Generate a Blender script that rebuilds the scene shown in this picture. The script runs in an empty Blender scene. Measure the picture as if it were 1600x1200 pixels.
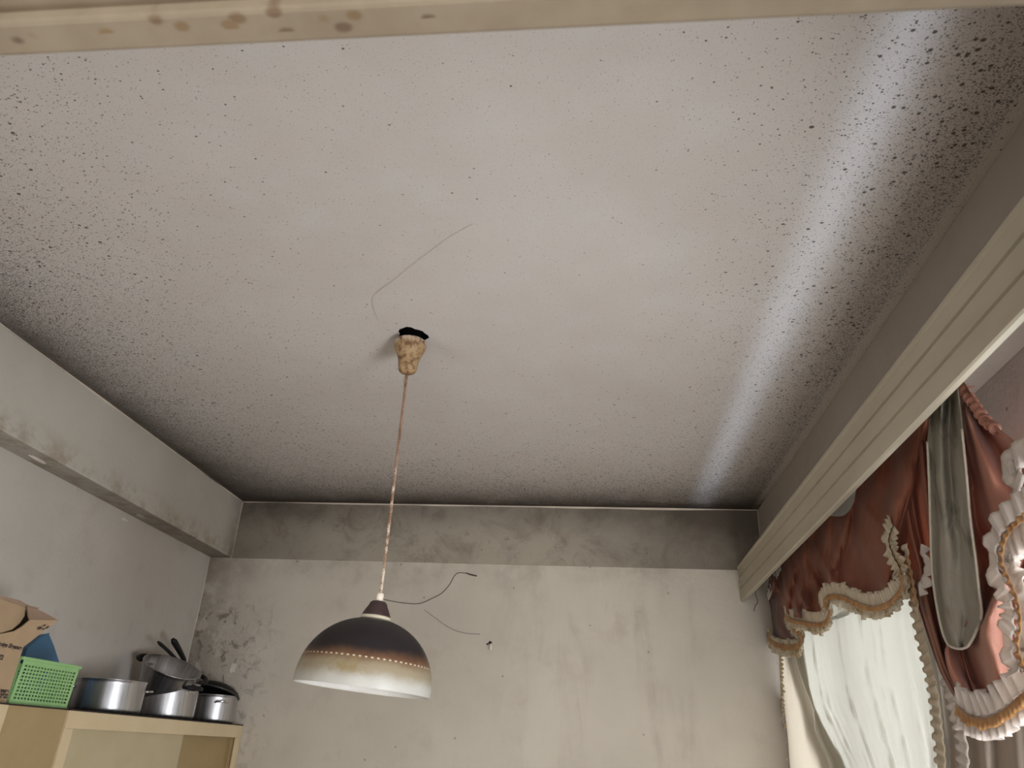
import bpy, bmesh, math, random
from mathutils import Vector, Matrix, noise
S = bpy.context.scene
COL = S.collection
PI = math.pi
rnd = random.Random(7)

# ------------------------------------------------------------------ camera
YAW, PITCH, ROLL, FPX = -1.14434633e-01, 4.54438262e-01, 4.99178382e-02, 1178.8
def cam_axes():
    cy, sy, cp, sp = math.cos(YAW), math.sin(YAW), math.cos(PITCH), math.sin(PITCH)
    f = Vector((sy*cp, cy*cp, sp)); r = Vector((cy, -sy, 0)); u = r.cross(f)
    c, s = math.cos(ROLL), math.sin(ROLL)
    return c*r+s*u, -s*r+c*u, f
CR, CU, CF = cam_axes()
CAM = Vector((0, 0, 1.5))
cd = bpy.data.cameras.new('camera'); cam = bpy.data.objects.new('camera', cd); COL.objects.link(cam)
m = Matrix.Identity(4)
for i in range(3):
    m[i][0], m[i][1], m[i][2], m[i][3] = CR[i], CU[i], -CF[i], CAM[i]
cam.matrix_world = m
cd.sensor_width = 36; cd.lens = FPX*36/1600; cd.clip_start = .02
cd.dof.use_dof = True; cd.dof.focus_distance = 3.2; cd.dof.aperture_fstop = 9
S.camera = cam

# ------------------------------------------------------------------ light and exposure
S.view_settings.view_transform = 'Standard'; S.view_settings.look = 'None'
S.view_settings.gamma = 1; S.view_settings.use_curve_mapping = False
S.view_settings.exposure = 0.88
w = bpy.data.worlds.new('world'); S.world = w; w.use_nodes = True
w.node_tree.nodes['Background'].inputs[0].default_value = (.80, .90, 1.0, 1)
w.node_tree.nodes['Background'].inputs[1].default_value = 0.12

def area(name, loc, direction, sx, sy, power, col, spread=180, along=None):
    l = bpy.data.lights.new(name, 'AREA'); l.shape = 'RECTANGLE'; l.size = sx; l.size_y = sy
    l.energy = power; l.color = col; l.spread = math.radians(spread)
    o = bpy.data.objects.new(name, l); COL.objects.link(o); o.location = loc
    if along:
        z = -Vector(direction).normalized(); y = Vector(along); x = y.cross(z)
        o.rotation_euler = Matrix((x, y, z)).transposed().to_euler()
    else: o.rotation_euler = Vector(direction).to_track_quat('-Z', 'Y').to_euler()
    return o
# daylight through the curtained window on the right
area('window_daylight', (1.75, 3.0, 1.55), (-1, 0, .0), 4.4, 2.2, 62, (.93, .97, 1.0))
# unseen fill lamp added right of the camera, brightens left wall and cabinets
area('side_fill_lamp', (.99, .95, 1.12), (-1, .85, .06), .9, .95, 35, (.95, .97, 1.0), 160)
# unseen fill lamp added left of the camera, lifts right beam, pelmet and curtains
area('left_fill_lamp', (-2.04, .95, 1.15), (1, .45, .05), .9, .9, 7.5, (1.0, .97, .93))
# daylight of the next room, coming in through the doorway behind the camera
area('doorway_daylight', (-.1, -1.9, 1.15), (0, 1, .05), 1.5, 1.3, 34, (1.0, .97, .93))
# unseen narrow strip lamp added to throw the bluish streak onto the ceiling
area('ceiling_streak_lamp', (.80, 2.3, 1.02), (-.135, 0, 1), .03, 3.2, 0.17, (.66, .80, 1.0), 6, (0, 1, 0))

# ------------------------------------------------------------------ helpers
def at(x, y, X):
    """point of the plane X = const seen at pixel x, y of the 1600 x 1200 photograph"""
    d = CR*((x-800)/FPX) - CU*((y-600)/FPX) + CF
    return CAM + d*((X-CAM.x)/d.x)
def atY(x, y, Y):
    d = CR*((x-800)/FPX) - CU*((y-600)/FPX) + CF
    return CAM + d*(Y/d.y)

def obj(name, bm, mat, parent=None, smooth=False, loc=None):
    me = bpy.data.meshes.new(name)
    bmesh.ops.recalc_face_normals(bm, faces=bm.faces)
    bm.to_mesh(me); bm.free()
    if smooth:
        for p in me.polygons: p.use_smooth = True
    if mat: me.materials.append(mat)
    o = bpy.data.objects.new(name, me); COL.objects.link(o)
    if parent: o.parent = parent
    if loc: o.location = loc
    return o
def tag(o, label, cat, group=None, kind=None):
    if label: o['label'] = label
    if cat: o['category'] = cat
    if group: o['group'] = group
    if kind: o['kind'] = kind
    return o
def empty(name, label, cat, loc=(0, 0, 0), rot=(0, 0, 0), group=None):
    o = bpy.data.objects.new(name, None); COL.objects.link(o); o.location = loc; o.rotation_euler = rot
    o.empty_display_size = .05
    return tag(o, label, cat, group)
def box(bm, x0, y0, z0, x1, y1, z1, bev=0):
    r = bmesh.ops.create_cube(bm, size=1)
    for v in r['verts']:
        v.co = Vector(((x0+x1)/2+v.co.x*(x1-x0), (y0+y1)/2+v.co.y*(y1-y0), (z0+z1)/2+v.co.z*(z1-z0)))
    if bev:
        es = {e for v in r['verts'] for e in v.link_edges}
        bmesh.ops.bevel(bm, geom=list(es), offset=bev, segments=2, affect='EDGES', profile=.5)
    return bm
def nb(): return bmesh.new()
def lathe(bm, prof, seg=48, cap=False):
    rings = []
    for r, z in prof:
        rings.append([bm.verts.new((r*math.cos(2*PI*i/seg), r*math.sin(2*PI*i/seg), z)) for i in range(seg)])
    for a, b in zip(rings, rings[1:]):
        for i in range(seg):
            bm.faces.new((a[i], a[(i+1) % seg], b[(i+1) % seg], b[i]))
    if cap:
        bm.faces.new(rings[0]); bm.faces.new(rings[-1])
    return bm
def tube(bm, pts, rad, seg=8):
    pts = [Vector(p) for p in pts]; rings = []; n = len(pts)
    ref = None
    for i, p in enumerate(pts):
        t = (pts[min(i+1, n-1)]-pts[max(i-1, 0)]).normalized()
        if ref is None: ref = t.orthogonal().normalized()
        ref = (ref - t*ref.dot(t)).normalized(); b = t.cross(ref)
        r = rad[i] if isinstance(rad, (list, tuple)) else rad
        rings.append([bm.verts.new(p+(ref*math.cos(2*PI*k/seg)+b*math.sin(2*PI*k/seg))*r) for k in range(seg)])
    for a, b in zip(rings, rings[1:]):
        for k in range(seg): bm.faces.new((a[k], a[(k+1) % seg], b[(k+1) % seg], b[k]))
    bm.faces.new(rings[0]); bm.faces.new(rings[-1])
    return bm
def smooth_path(pts, n):
    """Catmull-Rom through pts, n samples per span"""
    P = [Vector(p) for p in pts]; P = [P[0]*2-P[1]]+P+[P[-1]*2-P[-2]]; out = []
    for i in range(1, len(P)-2):
        for k in range(n):
            t = k/n; a, b, c, d = P[i-1], P[i], P[i+1], P[i+2]
            out.append(.5*((2*b)+(c-a)*t+(2*a-5*b+4*c-d)*t*t+(3*b-a-3*c+d)*t**3))
    out.append(P[-2]); return out
def resample(pts, n):
    L = [0]
    for a, b in zip(pts, pts[1:]): L.append(L[-1]+(b-a).length)
    out = []; j = 0
    for i in range(n):
        s = L[-1]*i/(n-1)
        while j < len(L)-2 and L[j+1] < s: j += 1
        t = (s-L[j])/max(1e-9, L[j+1]-L[j]); out.append(pts[j].lerp(pts[j+1], min(1, max(0, t))))
    return out
def solid(o, t):
    md = o.modifiers.new('thickness', 'SOLIDIFY'); md.thickness = t; md.offset = 0; return o

# ------------------------------------------------------------------ node helper
class V:
    def __init__(s, nt, sock): s.nt, s.s = nt, sock
    def _m(s, op, *o, clamp=False):
        n = s.nt.nodes.new('ShaderNodeMath'); n.operation = op; n.use_clamp = clamp
        for i, v in enumerate((s,)+o):
            if isinstance(v, V): s.nt.links.new(v.s, n.inputs[i])
            else: n.inputs[i].default_value = v
        return V(s.nt, n.outputs[0])
    def __add__(s, o): return s._m('ADD', o)
    __radd__ = __add__
    def __mul__(s, o): return s._m('MULTIPLY', o)
    __rmul__ = __mul__
    def __sub__(s, o): return s._m('SUBTRACT', o)
    def __rsub__(s, o): return (s*-1.0)+o
    def __truediv__(s, o): return s._m('DIVIDE', o)
    def exp(s): return s._m('EXPONENT')
    def lt(s, o): return s._m('LESS_THAN', o)
    def abs(s): return s._m('ABSOLUTE')
    def clamp(s): return s._m('ADD', 0.0, clamp=True)
    def mx(s, o): return s._m('MAXIMUM', o)
    def mn(s, o): return s._m('MINIMUM', o)
    def sin(s): return s._m('SINE')
    def ramp(s, a, b):
        n = s.nt.nodes.new('ShaderNodeMapRange'); n.interpolation_type = 'SMOOTHSTEP'
        s.nt.links.new(s.s, n.inputs[0])
        if a < b: n.inputs[1].default_value, n.inputs[2].default_value = a, b; n.inputs[3].default_value, n.inputs[4].default_value = 0, 1
        else: n.inputs[1].default_value, n.inputs[2].default_value = b, a; n.inputs[3].default_value, n.inputs[4].default_value = 1, 0
        return V(s.nt, n.outputs[0])
class Mat:
    def __init__(s, name, rough=.7, spec=.3):
        s.m = bpy.data.materials.new(name); s.m.use_nodes = True; s.nt = s.m.node_tree
        s.b = s.nt.nodes['Principled BSDF']; s.b.inputs['Roughness'].default_value = rough
        s.b.inputs['Specular IOR Level'].default_value = spec
        tc = s.nt.nodes.new('ShaderNodeTexCoord'); s.co = tc.outputs['Object']
        sp = s.nt.nodes.new('ShaderNodeSeparateXYZ'); s.nt.links.new(s.co, sp.inputs[0])
        s.x, s.y, s.z = (V(s.nt, sp.outputs[i]) for i in range(3))
    def vec(s, sx=1, sy=1, sz=1, off=0):
        n = s.nt.nodes.new('ShaderNodeMapping'); s.nt.links.new(s.co, n.inputs[0])
        n.inputs['Scale'].default_value = (sx, sy, sz); n.inputs['Location'].default_value = (off, off*1.7, off*.6)
        return n.outputs[0]
    def noise(s, scale, detail=3, rough=.55, v=None, dist=0):
        n = s.nt.nodes.new('ShaderNodeTexNoise'); n.inputs['Scale'].default_value = scale
        n.inputs['Detail'].default_value = detail; n.inputs['Roughness'].default_value = rough
        n.inputs['Distortion'].default_value = dist
        s.nt.links.new(v or s.co, n.inputs['Vector']); return V(s.nt, n.outputs[0])
    def voro(s, scale, v=None):
        n = s.nt.nodes.new('ShaderNodeTexVoronoi'); n.inputs['Scale'].default_value = scale
        s.nt.links.new(v or s.co, n.inputs['Vector'])
        sp = s.nt.nodes.new('ShaderNodeSeparateColor'); s.nt.links.new(n.outputs['Color'], sp.inputs[0])
        return V(s.nt, n.outputs['Distance']), V(s.nt, sp.outputs[0]), V(s.nt, sp.outputs[1])
    def mix(s, f, a, b):
        n = s.nt.nodes.new('ShaderNodeMix'); n.data_type = 'RGBA'
        if isinstance(f, V): s.nt.links.new(f.s, n.inputs[0])
        else: n.inputs[0].default_value = f
        for v, i in ((a, 6), (b, 7)):
            if isinstance(v, tuple): n.inputs[i].default_value = (*v, 1)
            else: s.nt.links.new(v, n.inputs[i])
        return n.outputs[2]
    def color(s, c):
        if isinstance(c, tuple): s.b.inputs['Base Color'].default_value = (*c, 1)
        else: s.nt.links.new(c, s.b.inputs['Base Color'])
        return s
    def bump(s, h, strength=.3, dist=.01):
        n = s.nt.nodes.new('ShaderNodeBump'); n.inputs['Strength'].default_value = strength
        n.inputs['Distance'].default_value = dist
        s.nt.links.new(h.s, n.inputs['Height']); s.nt.links.new(n.outputs[0], s.b.inputs['Normal']); return s
    def translucent(s, fac, col=None):
        t = s.nt.nodes.new('ShaderNodeBsdfTranslucent'); mx = s.nt.nodes.new('ShaderNodeMixShader')
        mx.inputs[0].default_value = fac
        src = s.b.inputs['Base Color']
        if col: t.inputs[0].default_value = (*col, 1)
        elif src.is_linked: s.nt.links.new(src.links[0].from_socket, t.inputs[0])
        else: t.inputs[0].default_value = src.default_value
        out = s.nt.nodes['Material Output']
        s.nt.links.new(s.b.outputs[0], mx.inputs[1]); s.nt.links.new(t.outputs[0], mx.inputs[2])
        s.nt.links.new(mx.outputs[0], out.inputs[0]); return s
def flat(name, col, rough=.6, spec=.4, metal=0):
    M = Mat(name, rough, spec); M.b.inputs['Metallic'].default_value = metal
    n = M.noise(9, 4); M.color(M.mix(n.ramp(.3, .7), tuple(c*.9 for c in col), tuple(min(1, c*1.08) for c in col)))
    return M.m

XL, XR, YB, ZC = -1.94, .873, 3.945, 2.70     # beam faces left/right, back wall, ceiling
XWL, XWR = -2.063, 1.00                        # walls behind the beams
ZB = 2.385                                     # underside of the beams
YF = .41                                       # room side of the door wall

# ------------------------------------------------------------------ materials of the room
def ceiling_mat():
    M = Mat('mouldy_ceiling_paint', .75, .25)
    dL, dR, dB = M.x-XL, XR-M.x, YB-M.y
    n1 = M.noise(2.2, 4, .6); n2 = M.noise(7, 4, .6); n3 = M.noise(30, 3, .6)
    w = (n1-.5)*.5+(n2-.5)*.2
    e = lambda d, s: ((d*(-1/s))).exp()
    denL = e(dL, .17)*1.5+e(dL, .42)*.26
    denB = e(dB, .26)*1.6+e(dB, .42)*.16
    denR = e(dR, .17)*.62
    den = (denL+denB+denR)*(1+w*2.4)
    # clean re-plastered strip right along the right beam
    strip = dR.ramp(.045, .02)
    den = den*(1-strip*.9)
    spots = None
    for sc, rad, gate, k, off in ((290, .42, 1.5, .85, 0), (175, .40, 1.0, .95, 3), (95, .34, .26, 1., 7)):
        d, r1, r2 = M.voro(sc, M.vec(.8, 1.0, 1, off))
        s_ = r1.lt(den*gate-.004)*(d.ramp(.55, .15)*1.7-(1-r2)*.75).clamp()*k
        spots = s_ if spots is None else spots.mx(s_)
    grain = M.noise(330, 2, .6, M.vec(.75, 1, 1, 2))+(den*.17)
    spots = spots.mx(grain.ramp(.645, .70)*.85)
    # large black colonies scattered in the right-hand band
    d, r1, r2 = M.voro(56, M.vec(1, 1, 1, 11))
    band = (dR.ramp(.34, .14))*dR.ramp(.03, .08)*n1.ramp(.35, .6)*M.y.ramp(3.2, 1.6)
    big = r1.lt(band*.42)*(d.ramp(.33, .16))
    spots = spots.mx(big)
    # a few stray specks everywhere
    d, r1, r2 = M.voro(75, M.vec(1, 1, 1, 19))
    spots = spots.mx(r1.lt(.012)*d.ramp(.20, .06)*(r2*.8+.1)).clamp()
    base = M.mix(n1.ramp(.3, .7), (.53, .487, .455), (.57, .53, .505))
    base = M.mix(n2.ramp(.45, .75)*.35, base, (.57, .57, .55))
    # rusty tint of the damp right and back zones
    damp = (e(dR, .16)*.4+e(dB, .22)*.6+e(dL, .09)*.5).clamp()
    base = M.mix((damp*n2.ramp(.2, .8)*.8).clamp(), base, (.47, .41, .355))
    base = M.mix(strip*.65, base, (.56, .50, .45))
    # dark soot right in the corners
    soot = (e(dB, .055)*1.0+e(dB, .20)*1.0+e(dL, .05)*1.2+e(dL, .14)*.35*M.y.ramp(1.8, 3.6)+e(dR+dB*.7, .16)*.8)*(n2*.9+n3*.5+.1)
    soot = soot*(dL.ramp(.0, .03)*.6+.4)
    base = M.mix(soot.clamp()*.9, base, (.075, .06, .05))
    # wavy damp line near the far right
    line = (dB-.11-(M.x*9).sin()*.022-(n1-.5)*.12).abs().ramp(.017, .0)*M.x.ramp(.0, .25)*M.x.ramp(.75, .55)
    base = M.mix(line*.7, base, (.08, .065, .05))
    base = M.mix(spots*.88, base, (.045, .034, .027))
    M.color(base)
    rough_zone = (e(dR, .3)+e(dB, .3)).clamp()
    M.bump(M.noise(170, 3, .6)*(rough_zone*.8+.05)+n3*.25+spots*-.3, .45, .006)
    return M.m
def plaster(name, col, dark, kind=''):
    M = Mat(name, .8, .2)
    n1 = M.noise(1.6, 5, .6); n2 = M.noise(6, 5, .65); n3 = M.noise(45, 4, .6)
    c = M.mix(n1.ramp(.3, .7), tuple(v*.93 for v in col), tuple(v*1.05 for v in col))
    c = M.mix(n2.ramp(.52, .78)*.5, c, dark)
    d, r1, r2 = M.voro(28, M.vec(1, 1, 1, 4)); c = M.mix(r1.lt(.035)*d.ramp(.22, .05)*.65, c, (.09, .07, .055))
    h = n3*.5+n2*.6
    if kind == 'back':
        # long brown runs down the wall, peeling patch near the left corner
        v = M.noise(1, 4, .6, M.vec(7, 7, 1.3), .6)
        zone = M.x.ramp(-.6, -.1)*M.x.ramp(.75, .3)
        c = M.mix((v.ramp(.45, .75)*zone*.38*n2.ramp(.3, .6)+v.ramp(.5, .8)*.1).clamp(), c, (.32, .265, .22))
        z = M.z
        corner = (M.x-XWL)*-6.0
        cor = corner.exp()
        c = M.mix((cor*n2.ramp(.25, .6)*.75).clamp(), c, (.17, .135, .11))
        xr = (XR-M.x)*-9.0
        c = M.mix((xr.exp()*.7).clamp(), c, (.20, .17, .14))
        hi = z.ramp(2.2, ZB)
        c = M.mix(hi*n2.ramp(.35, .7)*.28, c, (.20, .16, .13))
        patch = M.x.ramp(-1.5, -1.95)*z.ramp(2.22, 2.05)
        pn = M.noise(16, 5, .7, None, .6)
        c = M.mix(patch*pn.ramp(.53, .62)*.85, c, (.17, .135, .11))
        pn2 = M.noise(12, 4, .6, M.vec(1, 1, 1, 8), .5)
        c = M.mix(patch*pn2.ramp(.58, .62)*.45, c, (.62, .57, .50))
        h = h+patch*pn*5.0
    if kind == 'lintel':
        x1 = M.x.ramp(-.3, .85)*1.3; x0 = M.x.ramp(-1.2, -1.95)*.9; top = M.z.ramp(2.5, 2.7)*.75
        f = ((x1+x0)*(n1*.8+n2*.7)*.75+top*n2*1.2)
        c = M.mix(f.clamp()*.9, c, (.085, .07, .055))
        c = M.mix(M.noise(4, 6, .75, None, .8).ramp(.45, .72)*.6, c, (.15, .11, .09))
        c = M.mix(M.noise(13, 6, .75, None, 1.2).ramp(.56, .70)*.4, c, (.12, .09, .07))
    if kind == 'left':
        s_ = M.noise(9, 6, .7, M.vec(1, 1, .6, 5)); c = M.mix(s_.ramp(.58, .75)*.55, c, dark)
    if kind == 'beam_left':
        f = M.z.ramp(2.5, 2.40)*M.noise(10, 5, .7).ramp(.4, .65)
        c = M.mix(f*.55, c, (.26, .19, .11))
        c = M.mix(M.y.ramp(3.75, 3.95)*.6*n2.ramp(.2, .6), c, (.13, .10, .08))
        nd = M.noise(22, 4, .7)
        c = M.mix(M.z.ramp(2.3865, 2.385)*.45*M.y.ramp(1.5, 3.9)+M.z.ramp(2.3865, 2.385)*.3*nd, c, (.15, .12, .10))
    M.color(c); M.bump(h, .35 if kind != 'back' else .5, .008)
    return M.m
m_ceil = ceiling_mat()
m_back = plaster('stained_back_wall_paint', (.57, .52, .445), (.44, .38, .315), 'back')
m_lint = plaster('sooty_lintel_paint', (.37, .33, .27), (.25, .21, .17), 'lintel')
m_left = plaster('left_wall_paint', (.60, .56, .51), (.46, .41, .36), 'left')
m_bl = plaster('left_beam_paint', (.55, .515, .455), (.47, .43, .37), 'beam_left')
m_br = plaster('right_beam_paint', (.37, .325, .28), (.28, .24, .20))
m_caulk = flat('cream_filler_bead', (.66, .58, .49), .5)
m_floor = flat('brown_floor_boards', (.36, .29, .22), .5)
m_pelmet = None

# ------------------------------------------------------------------ room shell
HX, HY, HR = -.572, 2.083, .050
def ceiling():
    bm = nb()
    outer = [(XWL-.1, YF-.12), (XR+.25, YF-.12), (XR+.25, YB+.12), (XWL-.1, YB+.12)]
    ov = [bm.verts.new((x, y, ZC)) for x, y in outer]
    hv = []
    for i in range(22):
        a = 2*PI*i/22; r = HR*(1+.10*math.sin(3*a+1)+.06*math.sin(7*a))
        hv.append(bm.verts.new((HX+r*math.cos(a)*.95, HY+r*math.sin(a), ZC)))
    es = [bm.edges.new((ov[i], ov[(i+1) % 4])) for i in range(4)]+[bm.edges.new((hv[i], hv[(i+1) % 22])) for i in range(22)]
    bmesh.ops.triangle_fill(bm, edges=es, use_beauty=True)
    top = [bm.verts.new(v.co+Vector((0, 0, .12))) for v in hv]
    for i in range(22): bm.faces.new((hv[i], hv[(i+1) % 22], top[(i+1) % 22], top[i]))
    bm.faces.new(top)
    me = bpy.data.meshes.new('ceiling')
    for f in bm.faces:
        if f.calc_center_median().z > ZC+.001: f.material_index = 1
    for f in bm.faces:
        if abs(f.normal.z) > .5 and f.normal.z > 0: f.normal_flip()
    bm.to_mesh(me); bm.free()
    me.materials.append(m_ceil); me.materials.append(flat('dark_ceiling_void', (.008, .007, .006), .95, .05))
    o = bpy.data.objects.new('ceiling', me); COL.objects.link(o); o['kind'] = 'structure'
ceiling()
def struct(name, bm, mat, parent=None, smooth=False):
    o = obj(name, bm, mat, parent, smooth)
    if not parent: o['kind'] = 'structure'
    return o
struct('floor', box(nb(), XWL-.1, -2.4, -.1, XWR+.15, YB+.12, 0), m_floor)
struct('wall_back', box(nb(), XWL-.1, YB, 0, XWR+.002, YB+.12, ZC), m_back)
struct('wall_left', box(nb(), XWL-.12, YF-.12, 0, XWL, YB, ZC), m_left)
bm = nb()      # window wall with its opening
WY0, WY1, WZ0, WZ1 = 1.35, 3.942, .95, 2.16
box(bm, XWR, YF-.12, 0, XWR+.14, WY0, ZC); box(bm, XWR, WY1, 0, XWR+.14, YB+.12, ZC)
box(bm, XWR, WY0, 0, XWR+.14, WY1, WZ0); box(bm, XWR, WY0, WZ1, XWR+.14, WY1, ZC)
struct('wall_right', bm, plaster('window_wall_paint', (.52, .48, .45), (.40, .35, .32)))
# beams (downstands) round the ceiling
def beam(name, x0, y0, z0, x1, y1, z1, mat, bev=.004): return struct(name, box(nb(), x0, y0, z0, x1, y1, z1, bev), mat)
beam('trim_1', XWL, YF, ZB, XL, YB, ZC, m_bl, .005)
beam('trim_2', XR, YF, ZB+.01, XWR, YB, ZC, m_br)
beam('trim_3', XL, YB-.007, ZB, XR, YB+.001, ZC, m_lint, .002)
# cracked filler beads in the ceiling angles
def bead(name, a, b, r, n=60, amp=.0012):
    a, b = Vector(a), Vector(b); pts = []; rad = []
    for i in range(n+1):
        t = i/n; p = a.lerp(b, t); q = noise.noise(p*3.1)
        pts.append(p+Vector((noise.noise(p*7)*amp, noise.noise(p*6+Vector((9, 0, 0)))*amp, noise.noise(p*5+Vector((0, 4, 0)))*amp)))
        rad.append(r*max(.25, .8+q*1.0))
    return struct(name, tube(nb(), pts, rad, 6), m_caulk, smooth=True)
bead('trim_4', (XL, YF, ZC), (XL, YB-.007, ZC), .0045)
bead('trim_5', (XL, YB-.007, ZC), (XR, YB-.007, ZC), .0075, 90)
bead('trim_6', (XL, YB-.007, ZC), (XL, YB-.007, ZB), .0035, 20)
bead('trim_7', (XR, YB-.007, ZC), (XR, YB-.007, ZB), .003, 20)
bead('trim_8', (XWL, YB, ZB), (XWL, YB, 1.2), .003, 30)
# door wall with the head of the doorway right above the camera
DX0, DX1, DZ = -.66, .50, 2.02
bm = nb()
box(bm, XWL-.1, YF-.14, 0, DX0, YF, ZC); box(bm, DX1, YF-.14, 0, XWR+.14, YF, ZC); box(bm, DX0, YF-.14, DZ+.03, DX1, YF, ZC)
struct('wall_front', bm, plaster('door_wall_paint', (.45, .42, .37), (.33, .30, .26)))
def door_mat():
    M = Mat('mould_spotted_cream_door_paint', .6, .35)
    n = M.noise(14, 4, .6); c = M.mix(n.ramp(.3, .7), (.27, .215, .15), (.33, .27, .195))
    d, r1, r2 = M.voro(52, M.vec(.7, 1, .02, 2)); s = r1.lt(M.x.ramp(.15, -.35)*.95*M.y.ramp(.40, .385)+.06)*(d-M.noise(90, 3)*.15).ramp(.26, .08)
    c = M.mix(s*.75, c, M.mix(r2, (.10, .055, .04), (.24, .15, .07)))
    M.color(c); return M.m
m_door = door_mat()
bm = nb(); box(bm, DX0-.02, YF-.22, DZ, DX1+.02, YF-.005, DZ+.035, .003)
box(bm, DX0-.035, YF-.22, 0, DX0, YF-.005, DZ+.035, .003); box(bm, DX1, YF-.22, 0, DX1+.035, YF-.005, DZ+.035, .003)
dr = struct('door_1', bm, m_door)
bm = nb(); box(bm, DX0, YF-.036, DZ-.014, DX1, YF-.004, DZ+.002, .004)
box(bm, DX0, YF-.036, 0, DX0+.014, YF-.004, DZ-.014, .003); box(bm, DX1-.014, YF-.036, 0, DX1, YF-.004, DZ-.014, .003)
st = obj('door_stop', bm, m_door, dr)

# window behind the curtains
bm = nb()
fw = .05
box(bm, XWR+.05, WY0, WZ0, XWR+.10, WY1, WZ0+fw); box(bm, XWR+.05, WY0, WZ1-fw, XWR+.10, WY1, WZ1)
for y in (WY0, WY0+(WY1-WY0)/3-fw/2, WY0+2*(WY1-WY0)/3-fw/2, WY1-.012): box(bm, XWR+.051, y, WZ0+fw, XWR+.099, min(y+fw, WY1), WZ1-fw)
struct('window_1', bm, flat('window_frame_paint', (.7, .68, .62), .5))

# ------------------------------------------------------------------ pelmet
def pelmet_mat():
    M = Mat('aged_cream_pelmet_paint', .5, .4)
    n = M.noise(5, 4, .6, M.vec(1, .25, 1)); c = M.mix(n.ramp(.3, .7), (.41, .365, .275), (.50, .45, .35))
    return M.color(c).bump(M.noise(60, 3), .08, .003).m
m_pelmet = pelmet_mat()
PX, PZ0, PZ1, PY0, PY1 = .747, 2.227, 2.402, YF+.004, YB-.004
pel = empty('curtain_pelmet', 'long grooved cream wooden pelmet board running along the right wall above the curtains', 'pelmet', (PX, 2.2, PZ0))
inv = Matrix.Translation((-PX, -2.2, -PZ0))
prof = [(PX+.018, PZ0), (PX+.004, PZ0), (PX, PZ0+.004)]
for g in (.060, .118):
    prof += [(PX, PZ0+g-.005), (PX+.006, PZ0+g-.0025), (PX+.006, PZ0+g+.0025), (PX, PZ0+g+.005)]
prof += [(PX, PZ1-.016), (PX-.004, PZ1-.012), (PX-.004, PZ1-.002), (PX-.001, PZ1), (PX+.018, PZ1)]
def extrude_y(prof, y0, y1):
    bm = nb(); a = [bm.verts.new((x, y0, z)) for x, z in prof]; b = [bm.verts.new((x, y1, z)) for x, z in prof]
    n = len(prof)
    for i in range(n): bm.faces.new((a[i], a[(i+1) % n], b[(i+1) % n], b[i]))
    bm.faces.new(a); bm.faces.new(b); return bm
def local(o, parent):   # keep world position under an unrotated parent
    o.data.transform(Matrix.Translation(-parent.location)); return o
def wparent(name, bm, mat, parent, smooth=False):
    o = obj(name, bm, mat, parent, smooth); return local(o, parent)
wparent('front_board', extrude_y(prof, PY0, PY1), m_pelmet, pel)
wparent('top_board', box(nb(), PX+.018, PY0, PZ1-.016, XR-.001, PY1, PZ1-.002), m_pelmet, pel)
wparent('curtain_rail', box(nb(), .860, PY0, 2.362, .884, PY1, 2.378, .002), flat('rail_metal', (.5, .48, .44), .4), pel)

# ------------------------------------------------------------------ curtains
def cloth_mat_blotched(name, c1, c2, c3):
    M = Mat(name, .8, .15); n = M.noise(5, 5, .6, M.vec(1, 1, .35)); c = M.mix(n.ramp(.3, .7), c1, c2)
    c = M.mix(M.noise(8, 5, .65, M.vec(1, 1, .45, 6), .5).ramp(.50, .62)*.75, c, c3)
    M.color(c).bump(M.noise(22, 5, .6, M.vec(1, 1, .6)), .6, .012); return M.translucent(.08).m
def cloth_mat(name, c1, c2, rough=.5, trans=.0, tcol=None, sheen=.3, scale=3, stretch=(1, 1, .3), spec=.35, seams=None):
    M = Mat(name, rough, spec); n = M.noise(scale, 5, .6, M.vec(*stretch)); c = M.mix(n.ramp(.3, .7), c1, c2)
    M.b.inputs['Sheen Weight'].default_value = sheen
    wv = M.noise(14, 4, .6, M.vec(1, 1, .5))
    M.color(c).bump(wv*.8+M.noise(300, 2)*.1, .35, .012)
    if trans: M.translucent(trans, tcol)
    return M.m
m_rust = cloth_mat('rust_satin', (.23, .083, .050), (.36, .145, .092), .5, .32, (.50, .20, .11), .1, 4, spec=.25)
m_rust_l = cloth_mat('rust_satin_lighter', (.33, .135, .09), (.46, .21, .145), .5, .2, (.45, .18, .12), .1, 4, spec=.35)
m_rust_d = cloth_mat('rust_satin_dark', (.09, .03, .022), (.14, .045, .033), .5, .05, (.2, .05, .03), .1)  # darker copy of the rust satin, carries the shade of the low fold
m_sheer = cloth_mat('white_sheer_fabric', (.72, .71, .67), (.80, .79, .74), .8, .5, (.82, .81, .76), .0, 3)
m_sheer_w = cloth_mat('cream_sheer_fabric', (.76, .72, .64), (.82, .78, .70), .8, .55, (.85, .80, .72), .0, 3)
m_shadow_strip = cloth_mat('shadow_strip_fabric', (.40, .36, .30), (.46, .42, .35), .8, .30, (.50, .46, .38), .0)
m_taupe = cloth_mat('taupe_lining_fabric', (.36, .30, .25), (.44, .38, .32), .8, .25, (.45, .37, .30), .1)
m_olive = cloth_mat_blotched('faded_olive_lining', (.20, .18, .14), (.36, .33, .275), (.085, .078, .062))
m_cream = cloth_mat('cream_frill', (.56, .48, .36), (.72, .64, .50), .7, .35, (.75, .62, .42), .1, 40)
def frill_mat():
    M = Mat('stained_cream_frill', .75, .2); n = M.noise(26, 5, .7); c = M.mix(n.ramp(.35, .65), (.60, .52, .39), (.72, .65, .52))
    c = M.mix(M.noise(17, 5, .7, M.vec(1, 1, 1, 3)).ramp(.48, .64)*.8, c, (.40, .25, .10)); return M.color(c).translucent(.35).m
m_frill = frill_mat()
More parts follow.
